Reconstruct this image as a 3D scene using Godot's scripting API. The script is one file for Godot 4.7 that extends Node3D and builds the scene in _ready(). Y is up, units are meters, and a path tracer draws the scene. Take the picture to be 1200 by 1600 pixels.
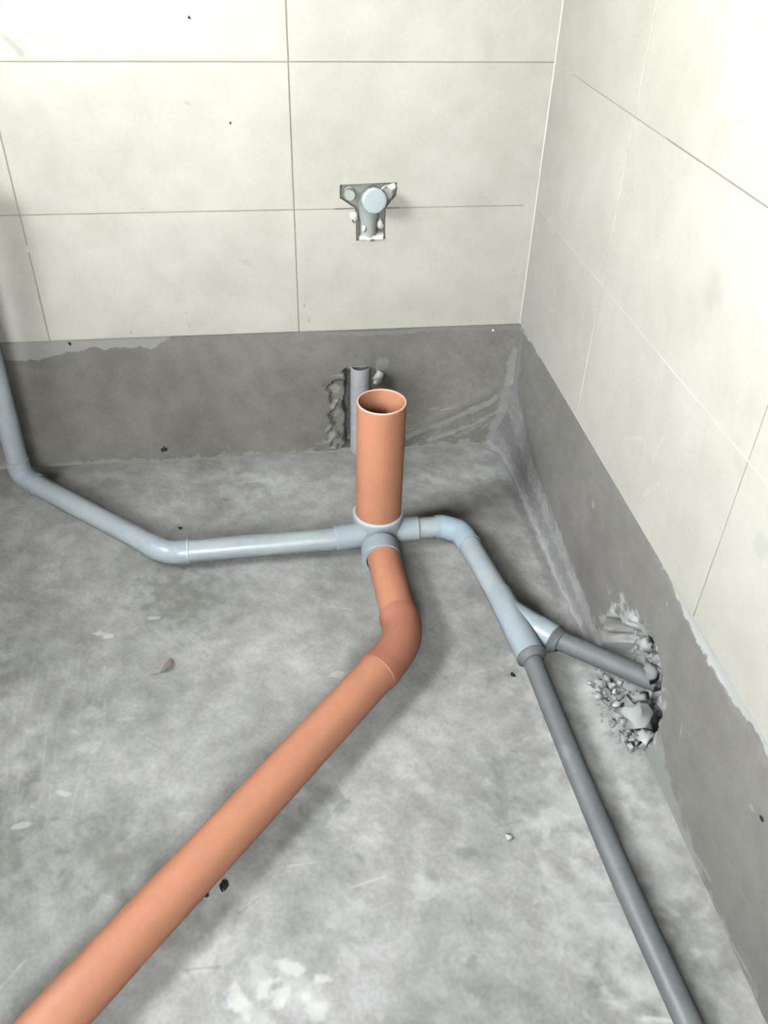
extends Node3D
# A half-finished bathroom corner: cream wall tiles above a dark cement band, raw concrete
# floor, and a drain rough-in of orange, grey and black plastic pipes.
# Corner of the two tiled walls at floor level is the origin; back wall z = 0 (runs to -x), right wall x = 0 (runs to +z).

const TILE_Y := [0.367, 0.669, 0.971, 1.273, 1.575, 1.877, 2.179]
const ROOM_L := -1.768
const ROOM_F := 3.0665
const ROOM_H := 2.65

var rng := RandomNumberGenerator.new()
var taken := {}

# ------------------------------------------------------------------ mesh helpers
class MB:
	var v := PackedVector3Array()
	var n := PackedVector3Array()
	var uv := PackedVector2Array()
	var ix := PackedInt32Array()
	func vert(p: Vector3, nn: Vector3, u := Vector2.ZERO) -> int:
		v.append(p); n.append(nn); uv.append(u)
		return v.size() - 1
	func tri(a: int, b: int, c: int) -> void:
		var g := (v[b] - v[a]).cross(v[c] - v[a])
		if g.dot(n[a] + n[b] + n[c]) > 0.0:   # Godot: front faces run clockwise
			ix.append(a); ix.append(c); ix.append(b)
		else:
			ix.append(a); ix.append(b); ix.append(c)
	func quad(a: int, b: int, c: int, d: int) -> void:
		tri(a, b, c); tri(a, c, d)
	func face(a: Vector3, b: Vector3, c: Vector3, d: Vector3, nn: Vector3, ua := Vector2.ZERO, ub := Vector2.ZERO, uc := Vector2.ZERO, ud := Vector2.ZERO) -> void:
		quad(vert(a, nn, ua), vert(b, nn, ub), vert(c, nn, uc), vert(d, nn, ud))
	func box(lo: Vector3, hi: Vector3) -> void:
		for ax in 3:
			for s in [0, 1]:
				var nn := Vector3.ZERO
				nn[ax] = 1.0 if s else -1.0
				var p := []
				for k in [[0, 0], [1, 0], [1, 1], [0, 1]]:
					var q := Vector3.ZERO
					q[ax] = hi[ax] if s else lo[ax]
					q[(ax + 1) % 3] = hi[(ax + 1) % 3] if k[0] else lo[(ax + 1) % 3]
					q[(ax + 2) % 3] = hi[(ax + 2) % 3] if k[1] else lo[(ax + 2) % 3]
					p.append(q)
				face(p[0], p[1], p[2], p[3], nn)
	# surface of revolution: profile points (radius, height) along axis, hard corners kept
	func lathe(origin: Vector3, axis: Vector3, profile: Array, seg := 40) -> void:
		var w := axis.normalized()
		var a := w.cross(Vector3.UP if absf(w.y) < 0.9 else Vector3.RIGHT).normalized()
		var b := w.cross(a)
		for i in profile.size() - 1:
			var p: Vector2 = profile[i]
			var q: Vector2 = profile[i + 1]
			var d := q - p
			if d.length() < 1e-7:
				continue
			var side := Vector2(d.y, -d.x).normalized()
			var first := -1
			for k in seg + 1:
				var t := TAU * k / seg
				var r := a * cos(t) + b * sin(t)
				var nn := (r * side.x + w * side.y).normalized()
				var i0 := vert(origin + r * p.x + w * p.y, nn, Vector2(float(k) / seg, p.y * 3.0))
				vert(origin + r * q.x + w * q.y, nn, Vector2(float(k) / seg, q.y * 3.0))
				if k > 0:
					quad(i0 - 2, i0, i0 + 1, i0 - 1)
	# tube swept along a smooth path, with a radius at each point
	func sweep(path: Array, radii: Array, seg := 36, inward := false) -> void:
		var t0: Vector3 = (path[1] - path[0]).normalized()
		var a := t0.cross(Vector3.UP if absf(t0.y) < 0.9 else Vector3.RIGHT).normalized()
		var run := 0.0
		var base := 0
		for i in path.size():
			var here: Vector3 = path[i]
			var before: Vector3 = path[maxi(i - 1, 0)]
			var after: Vector3 = path[mini(i + 1, path.size() - 1)]
			var t := (after - before).normalized()
			a = (a - t * a.dot(t)).normalized()
			var b := t.cross(a)
			run += here.distance_to(before)
			var slope := 0.0
			var ds := before.distance_to(here) + here.distance_to(after)
			if ds > 1e-6:
				slope = (radii[mini(i + 1, path.size() - 1)] - radii[maxi(i - 1, 0)]) / ds
			for k in seg + 1:
				var g := TAU * k / seg
				var r := a * cos(g) + b * sin(g)
				var nn := (r - t * slope).normalized()
				vert(here + r * radii[i], -nn if inward else nn, Vector2(float(k) / seg, run * 3.0))
			if i > 0:
				for k in seg:
					var p := base + k
					quad(p, p + 1, p + seg + 2, p + seg + 1)
				base += seg + 1
			else:
				base = v.size() - seg - 1
	func ring(at: Vector3, axis: Vector3, r0: float, r1: float, seg := 36) -> void:
		lathe(at, axis, [Vector2(r1, 0), Vector2(r0, 0)], seg)
	# flat polygon (x, y) pushed out along z from z0 to z1
	func extrude(poly: PackedVector2Array, z0: float, z1: float, cv: Canvas = null) -> void:
		var t := Geometry2D.triangulate_polygon(poly)
		for s in [0, 1]:
			var nn := Vector3(0, 0, 1 if s else -1)
			var b := v.size()
			for p in poly:
				vert(Vector3(p.x, p.y, z1 if s else z0), nn, cv.uv(p) if cv else p)
			for k in range(0, t.size(), 3):
				tri(b + t[k], b + t[k + 1], b + t[k + 2])
		var area := 0.0
		for k in poly.size():
			area += poly[k].cross(poly[(k + 1) % poly.size()])
		for k in poly.size():
			var p := poly[k]
			var q := poly[(k + 1) % poly.size()]
			var d := (q - p).normalized()
			var nn := Vector3(d.y, -d.x, 0) * signf(area)
			var up: Vector2 = cv.uv(p) if cv else p
			face(Vector3(p.x, p.y, z0), Vector3(q.x, q.y, z0), Vector3(q.x, q.y, z1), Vector3(p.x, p.y, z1), nn, up, up, up, up)
	func mesh(mat: Material) -> ArrayMesh:
		var arr := []
		arr.resize(Mesh.ARRAY_MAX)
		arr[Mesh.ARRAY_VERTEX] = v
		arr[Mesh.ARRAY_NORMAL] = n
		arr[Mesh.ARRAY_TEX_UV] = uv
		arr[Mesh.ARRAY_INDEX] = ix
		var m := ArrayMesh.new()
		m.add_surface_from_arrays(Mesh.PRIMITIVE_TRIANGLES, arr)
		m.surface_set_material(0, mat)
		return m

func numbered(called: String) -> String:
	if not taken.has(called):
		taken[called] = 0
		return called
	taken[called] += 1
	return "%s_%03d" % [called, taken[called]]

func part(called: String, mb: MB, mat: Material, parent: Node3D = null, label := "") -> MeshInstance3D:
	var o := MeshInstance3D.new()
	o.mesh = mb.mesh(mat)
	o.cast_shadow = GeometryInstance3D.SHADOW_CASTING_SETTING_ON
	if parent == null:
		o.name = numbered(called)
		add_child(o, true)
	else:
		o.name = called
		parent.add_child(o, true)
	if label:
		o.set_meta("label", label)
	return o

func thing(called: String, label: String, category: String, at := Vector3.ZERO, group := "") -> Node3D:
	var o := Node3D.new()
	o.name = numbered(called)
	add_child(o, true)
	o.position = at
	tag(o, label, category, group)
	return o

func tag(o: Node3D, label: String, category: String, group := "") -> void:
	o.set_meta("label", label)
	o.set_meta("category", category)
	if group:
		o.set_meta("group", group)

func struct(called: String, label: String, category: String) -> Node3D:
	var o := thing(called, label, category)
	o.set_meta("kind", "structure")
	return o

func mat(c: Color, rough := 0.6, spec := 0.5) -> StandardMaterial3D:
	var m := StandardMaterial3D.new()
	m.albedo_color = c
	m.roughness = rough
	m.metallic_specular = spec
	return m

func noise(freq: float, sd: int, oct := 3) -> FastNoiseLite:
	var f := FastNoiseLite.new()
	f.noise_type = FastNoiseLite.TYPE_SIMPLEX_SMOOTH
	f.frequency = freq
	f.seed = sd
	f.fractal_octaves = oct
	return f

# ------------------------------------------------------------------ painted surfaces
# A canvas is an image that covers a rectangle of a surface, in metres.
class Canvas:
	var im: Image
	var lo: Vector2
	var hi: Vector2
	var k: float        # pixels per metre
	var rag: FastNoiseLite
	func _init(l: Vector2, h: Vector2, per_m: float, sd: int) -> void:
		lo = l; hi = h; k = per_m
		rag = FastNoiseLite.new()
		rag.noise_type = FastNoiseLite.TYPE_SIMPLEX_SMOOTH
		rag.seed = sd
		rag.frequency = 22.0
		rag.fractal_octaves = 4
	func size() -> Vector2i:
		return Vector2i(((hi - lo) * k).round())
	func uv(p: Vector2) -> Vector2:
		return (p - lo) / (hi - lo)
	# mix of two colours by three layers of noise, written straight to bytes
	func base(ca: Color, cb: Color, layers: Array) -> void:
		var s := size()
		var data := PackedByteArray()
		data.resize(s.x * s.y * 3)
		var ims := []
		for l in layers:
			var f := FastNoiseLite.new()
			f.noise_type = FastNoiseLite.TYPE_SIMPLEX_SMOOTH
			f.frequency = l[0] / k
			f.seed = l[2]
			f.fractal_octaves = l[3]
			ims.append(f.get_image(s.x, s.y, false, false, false).get_data())
		var w0: float = layers[0][1] / 127.5
		var w1: float = layers[1][1] / 127.5
		var w2: float = layers[2][1] / 127.5
		var a: PackedByteArray = ims[0]
		var b: PackedByteArray = ims[1]
		var c: PackedByteArray = ims[2]
		var off: float = 0.5 - 127.5 * (w0 + w1 + w2)
		var lut := PackedByteArray()
		lut.resize(256 * 3)
		for i in 256:
			var q := ca.lerp(cb, i / 255.0)
			lut[i * 3] = q.r8; lut[i * 3 + 1] = q.g8; lut[i * 3 + 2] = q.b8
		for i in s.x * s.y:
			var t := clampi(int((off + a[i] * w0 + b[i] * w1 + c[i] * w2) * 255.0), 0, 255) * 3
			var j := i * 3
			data[j] = lut[t]; data[j + 1] = lut[t + 1]; data[j + 2] = lut[t + 2]
		im = Image.create_from_data(s.x, s.y, false, Image.FORMAT_RGB8, data)
	func blot(at: Vector2, r: Vector2, turn: float, c: Color, alpha: float, ragged := 0.5, soft := 0.5) -> void:
		var m := maxf(r.x, r.y) * (1.0 + ragged)
		var p0 := Vector2i(((at - Vector2(m, m) - lo) * k).floor()).clamp(Vector2i.ZERO, size() - Vector2i.ONE)
		var p1 := Vector2i(((at + Vector2(m, m) - lo) * k).ceil()).clamp(Vector2i.ZERO, size() - Vector2i.ONE)
		for y in range(p0.y, p1.y + 1):
			for x in range(p0.x, p1.x + 1):
				var w := Vector2(x, y) / k + lo
				var d := ((w - at).rotated(-turn) / r).length() + rag.get_noise_2d(w.x, w.y) * ragged
				var t := alpha * smoothstep(1.0, 1.0 - soft, d)
				if t > 0.004:
					im.set_pixel(x, y, im.get_pixel(x, y).lerp(c, t))
	func stroke(pts: Array, width: float, c: Color, alpha: float, ragged := 0.5, soft := 0.6) -> void:
		var a: Vector2 = pts[0]
		var b: Vector2 = pts[0]
		for p in pts:
			a = a.min(p); b = b.max(p)
		var m := width * (1.0 + ragged)
		var p0 := Vector2i(((a - Vector2(m, m) - lo) * k).floor()).clamp(Vector2i.ZERO, size() - Vector2i.ONE)
		var p1 := Vector2i(((b + Vector2(m, m) - lo) * k).ceil()).clamp(Vector2i.ZERO, size() - Vector2i.ONE)
		for y in range(p0.y, p1.y + 1):
			for x in range(p0.x, p1.x + 1):
				var w := Vector2(x, y) / k + lo
				var d := 1e9
				for i in pts.size() - 1:
					d = minf(d, w.distance_to(Geometry2D.get_closest_point_to_segment(w, pts[i], pts[i + 1])))
				var t := d / width + rag.get_noise_2d(w.x, w.y) * ragged
				var f := alpha * smoothstep(1.0, 1.0 - soft, t)
				if f > 0.004:
					im.set_pixel(x, y, im.get_pixel(x, y).lerp(c, f))
	# colour everything on one side of a ragged line y = f(x), given as points
	func below(pts: Array, c: Color, alpha: float, ragged: float, soft: float, up := false) -> void:
		var s := size()
		for x in s.x:
			var wx := x / k + lo.x
			if wx < pts[0].x or wx > pts[-1].x:
				continue
			var edge := Canvas.line(pts, wx)
			for y in s.y:
				var wy := y / k + lo.y
				var d := edge - wy + rag.get_noise_2d(wx, wy) * ragged
				if up:
					d = -d
				if d > 0.0:
					im.set_pixel(x, y, im.get_pixel(x, y).lerp(c, alpha * minf(1.0, d / soft)))
	static func line(pts: Array, x: float) -> float:
		for i in pts.size() - 1:
			if x <= pts[i + 1].x:
				return lerpf(pts[i].y, pts[i + 1].y, clampf((x - pts[i].x) / (pts[i + 1].x - pts[i].x), 0.0, 1.0))
		return pts[-1].y
	func material(rough: float, spec: float, bump: float) -> StandardMaterial3D:
		var m := StandardMaterial3D.new()
		m.albedo_texture = ImageTexture.create_from_image(im)
		m.roughness = rough
		m.metallic_specular = spec
		m.texture_repeat = true
		if bump > 0.0:
			var t := NoiseTexture2D.new()
			t.width = 512
			t.height = 512
			t.seamless = true
			t.as_normal_map = true
			t.bump_strength = bump
			var f := FastNoiseLite.new()
			f.seed = 9
			f.frequency = 0.03
			f.fractal_octaves = 5
			t.noise = f
			m.normal_enabled = true
			m.normal_texture = t
			m.normal_scale = 0.5
		return m

# ------------------------------------------------------------------ build
func _ready() -> void:
	rng.seed = 7
	camera_and_light()
	room_shell()
	floor_slab()
	back_wall()
	right_wall()
	pipes()
	wall_outlet()
	debris()

func camera_and_light() -> void:
	var cam := Camera3D.new()
	cam.name = "camera"
	cam.fov = 2.0 * rad_to_deg(atan(800.0 / 1320.664))
	cam.near = 0.02
	cam.transform = Transform3D(Basis(Vector3(0.990668, 0.025034, 0.133982), Vector3(0.063043, 0.787361, -0.613261), Vector3(-0.120844, 0.615984, 0.778434)).orthonormalized(), Vector3(-0.6418, 1.3184, 1.9490))
	add_child(cam)
	cam.current = true
	var we := WorldEnvironment.new()
	we.name = "world_environment"
	var e := Environment.new()
	e.background_mode = Environment.BG_SKY
	var sky := Sky.new()
	var sm := ProceduralSkyMaterial.new()      # bright overcast day
	sm.sky_top_color = Color(0.96, 0.965, 0.98)
	sm.sky_horizon_color = Color(0.975, 0.97, 0.955)
	sm.sky_curve = 0.2
	sm.ground_horizon_color = Color(0.74, 0.71, 0.6)
	sm.ground_bottom_color = Color(0.64, 0.60, 0.48)
	sm.sky_energy_multiplier = 20.0
	sm.ground_energy_multiplier = 9.0
	sky.sky_material = sm
	e.sky = sky
	e.tonemap_mode = Environment.TONE_MAPPER_LINEAR
	e.tonemap_exposure = 0.055
	e.sdfgi_enabled = true
	e.ssao_enabled = true
	e.ssil_enabled = true
	we.environment = e
	add_child(we)

# opening in the left wall that lets the daylight in (y, z), and a window behind the camera
const WIN_Y := Vector2(1.15, 1.90)
const WIN_Z := Vector2(0.7, 1.5)
const FRONT_X := Vector2(-1.45, -0.55)
const FRONT_Y := Vector2(1.2, 2.05)

func room_shell() -> void:
	var plaster := mat(Color(0.89, 0.885, 0.865), 0.9, 0.3)
	var t := 0.2
	var wl := struct("wall_left", "left wall with the window opening, outside the picture", "wall")
	var m := MB.new()
	m.box(Vector3(ROOM_L - t, -0.1, -0.2), Vector3(ROOM_L, WIN_Y.x, ROOM_F + t))
	m.box(Vector3(ROOM_L - t, WIN_Y.y, -0.2), Vector3(ROOM_L, ROOM_H, ROOM_F + t))
	m.box(Vector3(ROOM_L - t, WIN_Y.x, -0.2), Vector3(ROOM_L, WIN_Y.y, WIN_Z.x))
	m.box(Vector3(ROOM_L - t, WIN_Y.x, WIN_Z.y), Vector3(ROOM_L, WIN_Y.y, ROOM_F + t))
	part("masonry", m, plaster, wl)
	var win := struct("window_1", "unglazed window opening with grey sub-frame in left wall", "window")
	m = MB.new()
	var f := 0.035
	for s in [[WIN_Y.x, WIN_Y.x + f, WIN_Z.x, WIN_Z.y], [WIN_Y.y - f, WIN_Y.y, WIN_Z.x, WIN_Z.y], [WIN_Y.x + f, WIN_Y.y - f, WIN_Z.x, WIN_Z.x + f], [WIN_Y.x + f, WIN_Y.y - f, WIN_Z.y - f, WIN_Z.y]]:
		m.box(Vector3(ROOM_L - 0.13, s[0], s[2]), Vector3(ROOM_L - 0.08, s[1], s[3]))
	part("window_frame", m, mat(Color(0.55, 0.55, 0.55), 0.5), win)
	var wf := struct("wall_front", "front wall with a window opening, behind the camera", "wall")
	m = MB.new()
	m.box(Vector3(ROOM_L, -0.1, ROOM_F), Vector3(0.2, FRONT_Y.x, ROOM_F + t))
	m.box(Vector3(ROOM_L, FRONT_Y.y, ROOM_F), Vector3(0.2, ROOM_H, ROOM_F + t))
	m.box(Vector3(ROOM_L, FRONT_Y.x, ROOM_F), Vector3(FRONT_X.x, FRONT_Y.y, ROOM_F + t))
	m.box(Vector3(FRONT_X.y, FRONT_Y.x, ROOM_F), Vector3(0.2, FRONT_Y.y, ROOM_F + t))
	part("masonry", m, plaster, wf)
	var win2 := struct("window_2", "unglazed window opening with grey sub-frame behind the camera", "window")
	m = MB.new()
	for q in [[FRONT_X.x, FRONT_X.y, FRONT_Y.x, FRONT_Y.x + f], [FRONT_X.x, FRONT_X.y, FRONT_Y.y - f, FRONT_Y.y], [FRONT_X.x, FRONT_X.x + f, FRONT_Y.x + f, FRONT_Y.y - f], [FRONT_X.y - f, FRONT_X.y, FRONT_Y.x + f, FRONT_Y.y - f]]:
		m.box(Vector3(q[0], q[2], ROOM_F + 0.08), Vector3(q[1], q[3], ROOM_F + 0.13))
	part("window_frame", m, mat(Color(0.55, 0.55, 0.55), 0.5), win2)
	var ce := struct("ceiling", "plain pale plaster ceiling above the bathroom", "ceiling")
	m = MB.new()
	m.box(Vector3(ROOM_L - t, ROOM_H, -0.2), Vector3(0.2, ROOM_H + 0.15, ROOM_F + t))
	part("ceiling_slab", m, plaster, ce)

# ---- floor
func floor_slab() -> void:
	var fl := struct("floor", "raw grey concrete floor with pale cement smears and dark patches", "floor")
	var c := Canvas.new(Vector2(-1.6, 0.0), Vector2(0.12, 1.75), 800.0, 3)
	c.base(Color(0.475, 0.477, 0.46), Color(0.69, 0.693, 0.682), [[3.0, 0.45, 11, 4], [14.0, 0.34, 12, 4], [90.0, 0.16, 13, 3]])
	var pale := Color(0.80, 0.82, 0.79)
	var dark := Color(0.38, 0.39, 0.37)
	# broad zones: dusty pale strip by the right wall, darker damp patches to the left
	for z in 9:
		c.blot(Vector2(-0.10 + rng.randf_range(-0.08, 0.05), 0.85 + z * 0.1), Vector2(0.16, 0.13), rng.randf() * 3.0, pale, 0.32, 0.7, 0.9)
	for i in 16:
		c.blot(Vector2(rng.randf_range(-1.45, -0.85), rng.randf_range(0.45, 1.3)), Vector2(rng.randf_range(0.08, 0.2), rng.randf_range(0.06, 0.14)), rng.randf() * 3.0, Color(0.40, 0.41, 0.375), 0.34, 0.8, 0.9)
	for i in 26:
		c.blot(Vector2(rng.randf_range(-0.75, -0.2), rng.randf_range(1.05, 1.6)), Vector2(rng.randf_range(0.02, 0.08), rng.randf_range(0.02, 0.05)), rng.randf() * 3.0, dark if i % 3 == 0 else pale, rng.randf_range(0.12, 0.3), 0.9, 0.6)
	# dusty light patch at the foot of the back wall, and in the corner
	for i in 12:
		c.blot(Vector2(rng.randf_range(-0.75, -0.02), rng.randf_range(0.05, 0.3)), Vector2(rng.randf_range(0.05, 0.16), rng.randf_range(0.03, 0.08)), rng.randf() * 0.6, pale, 0.22, 0.7, 0.9)
	# trowel streaks
	for i in 26:
		var p := Vector2(rng.randf_range(-1.2, -1.0), rng.randf_range(0.65, 1.0))
		c.stroke([p, p + Vector2(rng.randf_range(-0.01, 0.02), rng.randf_range(0.05, 0.14))], 0.003, pale, 0.10, 0.9)
	for i in 30:
		var p := Vector2(rng.randf_range(-1.2, -0.1), rng.randf_range(0.3, 1.5))
		c.stroke([p, p + Vector2(rng.randf_range(-0.06, 0.06), rng.randf_range(-0.03, 0.05))], 0.0025, pale if i % 2 else dark, 0.22, 0.9)
	# cement splashes
	for s in [[-0.694, 1.396, 0.045, 0.02], [-0.75, 1.398, 0.03, 0.025], [-0.66, 1.37, 0.05, 0.012], [-0.64, 1.42, 0.03, 0.02], [-1.045, 0.634, 0.014, 0.009], [-1.02, 0.645, 0.012, 0.006], [-1.05, 1.021, 0.02, 0.008], [-1.115, 1.076, 0.02, 0.006], [-1.10, 1.04, 0.008, 0.006], [-0.15, 1.50, 0.03, 0.006], [-0.555, 0.80, 0.02, 0.012], [-0.93, 0.60, 0.012, 0.006]]:
		c.blot(Vector2(s[0], s[1]), Vector2(s[2], s[3]), rng.randf_range(-0.5, 0.5), Color(0.80, 0.81, 0.77), 0.55, 1.3, 0.8)
	for s in [[-0.4, 1.387, 0.011, 0.014], [-0.237, 1.028, 0.012, 0.005], [-0.55, 1.20, 0.016, 0.012], [-0.43, 1.25, 0.02, 0.015], [-0.37, 1.21, 0.03, 0.02], [-0.93, 0.53, 0.01, 0.006]]:
		c.blot(Vector2(s[0], s[1]), Vector2(s[2], s[3]), 0.4, Color(0.42, 0.43, 0.42), 0.4, 0.7, 0.7)
	# damp dark mortar strip along the right wall beside the corner fillet
	c.stroke([Vector2(-0.03, 0.25), Vector2(-0.035, 0.62)], 0.022, Color(0.45, 0.45, 0.44), 0.5, 0.5, 0.8)
	# white dust round the broken-out hole
	c.blot(Vector2(0.03, 0.95), Vector2(0.06, 0.14), 0.0, Color(0.80, 0.82, 0.80), 0.7, 0.6, 0.6)
	var fm := c.material(0.72, 0.35, 2.5)
	fm.uv1_scale = Vector3(1, 1, 1)
	var relief := noise(1.6, 21, 3)
	var fine := noise(9.0, 22, 2)
	var g := MB.new()
	var x0 := -1.6
	var nx := 215
	var nz := 220
	var st := 0.008
	for j in nz + 1:
		for i in nx + 1:
			var x := x0 + i * st
			var z := -0.02 + j * st
			var h := func(px: float, pz: float) -> float: return relief.get_noise_2d(px, pz) * 0.003 + fine.get_noise_2d(px, pz) * 0.0007
			var y: float = h.call(x, z)
			var nn := Vector3(-(h.call(x + 0.004, z) - y) / 0.004, 1, -(h.call(x, z + 0.004) - y) / 0.004).normalized()
			g.vert(Vector3(x, y, z), nn, c.uv(Vector2(x, z)))
			if i > 0 and j > 0:
				var q := j * (nx + 1) + i
				g.quad(q, q - 1, q - nx - 2, q - nx - 1)
	part("concrete_surface", g, fm, fl)
	var sl := MB.new()
	sl.box(Vector3(ROOM_L - 0.2, -0.15, -0.2), Vector3(0.25, -0.006, ROOM_F + 0.2))
	part("concrete_slab", sl, mat(Color(0.60, 0.61, 0.58), 0.9, 0.3), fl)
	# mortar fillet that rounds the foot of the right wall out of the corner
	var ff := MB.new()
	var cv := Canvas.new(Vector2(0, 0), Vector2(0.9, 0.14), 1000.0, 33)
	cv.base(Color(0.48, 0.48, 0.475), Color(0.58, 0.585, 0.585), [[9.0, 0.5, 31, 3], [40.0, 0.3, 32, 3], [160.0, 0.2, 34, 2]])
	cv.stroke([Vector2(0.0, 0.03), Vector2(0.3, 0.035), Vector2(0.62, 0.03), Vector2(0.9, 0.03)], 0.008, Color(0.64, 0.65, 0.65), 0.5, 0.5)
	cv.stroke([Vector2(0.0, 0.075), Vector2(0.3, 0.07), Vector2(0.9, 0.06)], 0.022, Color(0.43, 0.43, 0.425), 0.55, 0.5)
	var rows := 110
	var cols := 14
	for j in rows + 1:
		var z := 0.0 + 0.83 * j / rows
		var top := Canvas.line([Vector2(0, 0.20), Vector2(0.09, 0.17), Vector2(0.19, 0.12), Vector2(0.28, 0.095), Vector2(0.53, 0.07), Vector2(0.7, 0.05), Vector2(0.83, 0.02)], z) + fine.get_noise_2d(z * 3.0, 4.0) * 0.008
		var out := Canvas.line([Vector2(0, 0.09), Vector2(0.06, 0.05), Vector2(0.15, 0.036), Vector2(0.6, 0.034), Vector2(0.83, 0.02)], z) + fine.get_noise_2d(z * 2.0, 9.0) * 0.006
		for i in cols + 1:
			var t := float(i) / cols
			var a := t * PI / 2.0
			# concave quarter curve from the floor up to the wall
			var p := Vector3(0.004 - out * (1.0 - sin(a)), -0.003 + top * (1.0 - cos(a)), z)
			p.y += fine.get_noise_2d(p.x * 8.0, z * 4.0) * 0.0015
			var nn := Vector3(-sin(a) * top, cos(a) * out + 0.004, 0).normalized()
			ff.vert(p, nn, cv.uv(Vector2(z, t * 0.13)))
			if i > 0 and j > 0:
				var q := j * (cols + 1) + i
				ff.quad(q, q - 1, q - cols - 2, q - cols - 1)
	part("mortar_fillet", ff, cv.material(0.8, 0.3, 8.0), fl, "curved grey mortar fillet at the foot of the right wall")

# ---- tiles
func tile_box(m: MB, lo: Vector2, hi: Vector2, d0: float, d1: float, ch: float, cv: Canvas) -> void:
	# a tile in (s, y, depth) space: back at d0, face at d1, edges chamfered
	var a := [Vector2(lo.x, lo.y), Vector2(hi.x, lo.y), Vector2(hi.x, hi.y), Vector2(lo.x, hi.y)]
	var b := [Vector2(lo.x + ch, lo.y + ch), Vector2(hi.x - ch, lo.y + ch), Vector2(hi.x - ch, hi.y - ch), Vector2(lo.x + ch, hi.y - ch)]
	var p3 := func(p: Vector2, d: float) -> Vector3: return Vector3(p.x, p.y, d)
	m.face(p3.call(b[0], d1), p3.call(b[1], d1), p3.call(b[2], d1), p3.call(b[3], d1), Vector3(0, 0, 1), cv.uv(b[0]), cv.uv(b[1]), cv.uv(b[2]), cv.uv(b[3]))
	m.face(p3.call(a[0], d0), p3.call(a[1], d0), p3.call(a[2], d0), p3.call(a[3], d0), Vector3(0, 0, -1), cv.uv(a[0]), cv.uv(a[1]), cv.uv(a[2]), cv.uv(a[3]))
	for k in 4:
		var p: Vector2 = a[k]
		var q: Vector2 = a[(k + 1) % 4]
		var bp: Vector2 = b[k]
		var bq: Vector2 = b[(k + 1) % 4]
		var d := (q - p).normalized()
		var nn := Vector3(d.y, -d.x, 0)
		m.face(p3.call(p, d0), p3.call(q, d0), p3.call(q, d1 - ch), p3.call(p, d1 - ch), nn, cv.uv(p), cv.uv(q), cv.uv(q), cv.uv(p))
		m.face(p3.call(p, d1 - ch), p3.call(q, d1 - ch), p3.call(bq, d1), p3.call(bp, d1), (nn + Vector3(0, 0, 1)).normalized(), cv.uv(p), cv.uv(q), cv.uv(bq), cv.uv(bp))

func tile_canvas(lo: Vector2, hi: Vector2, sd: int) -> Canvas:
	var c := Canvas.new(lo, hi, 640.0, sd)
	c.base(Color(0.66, 0.655, 0.615), Color(0.72, 0.715, 0.678), [[3.2, 0.5, sd + 1, 3], [11.0, 0.35, sd + 2, 3], [70.0, 0.14, sd + 3, 2]])
	for i in 22:
		c.blot(Vector2(rng.randf_range(lo.x, hi.x), rng.randf_range(lo.y, hi.y)), Vector2(rng.randf_range(0.02, 0.07), rng.randf_range(0.015, 0.05)), rng.randf() * 3.0, Color(0.63, 0.62, 0.585), 0.25, 0.5, 1.0)
	return c

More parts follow.
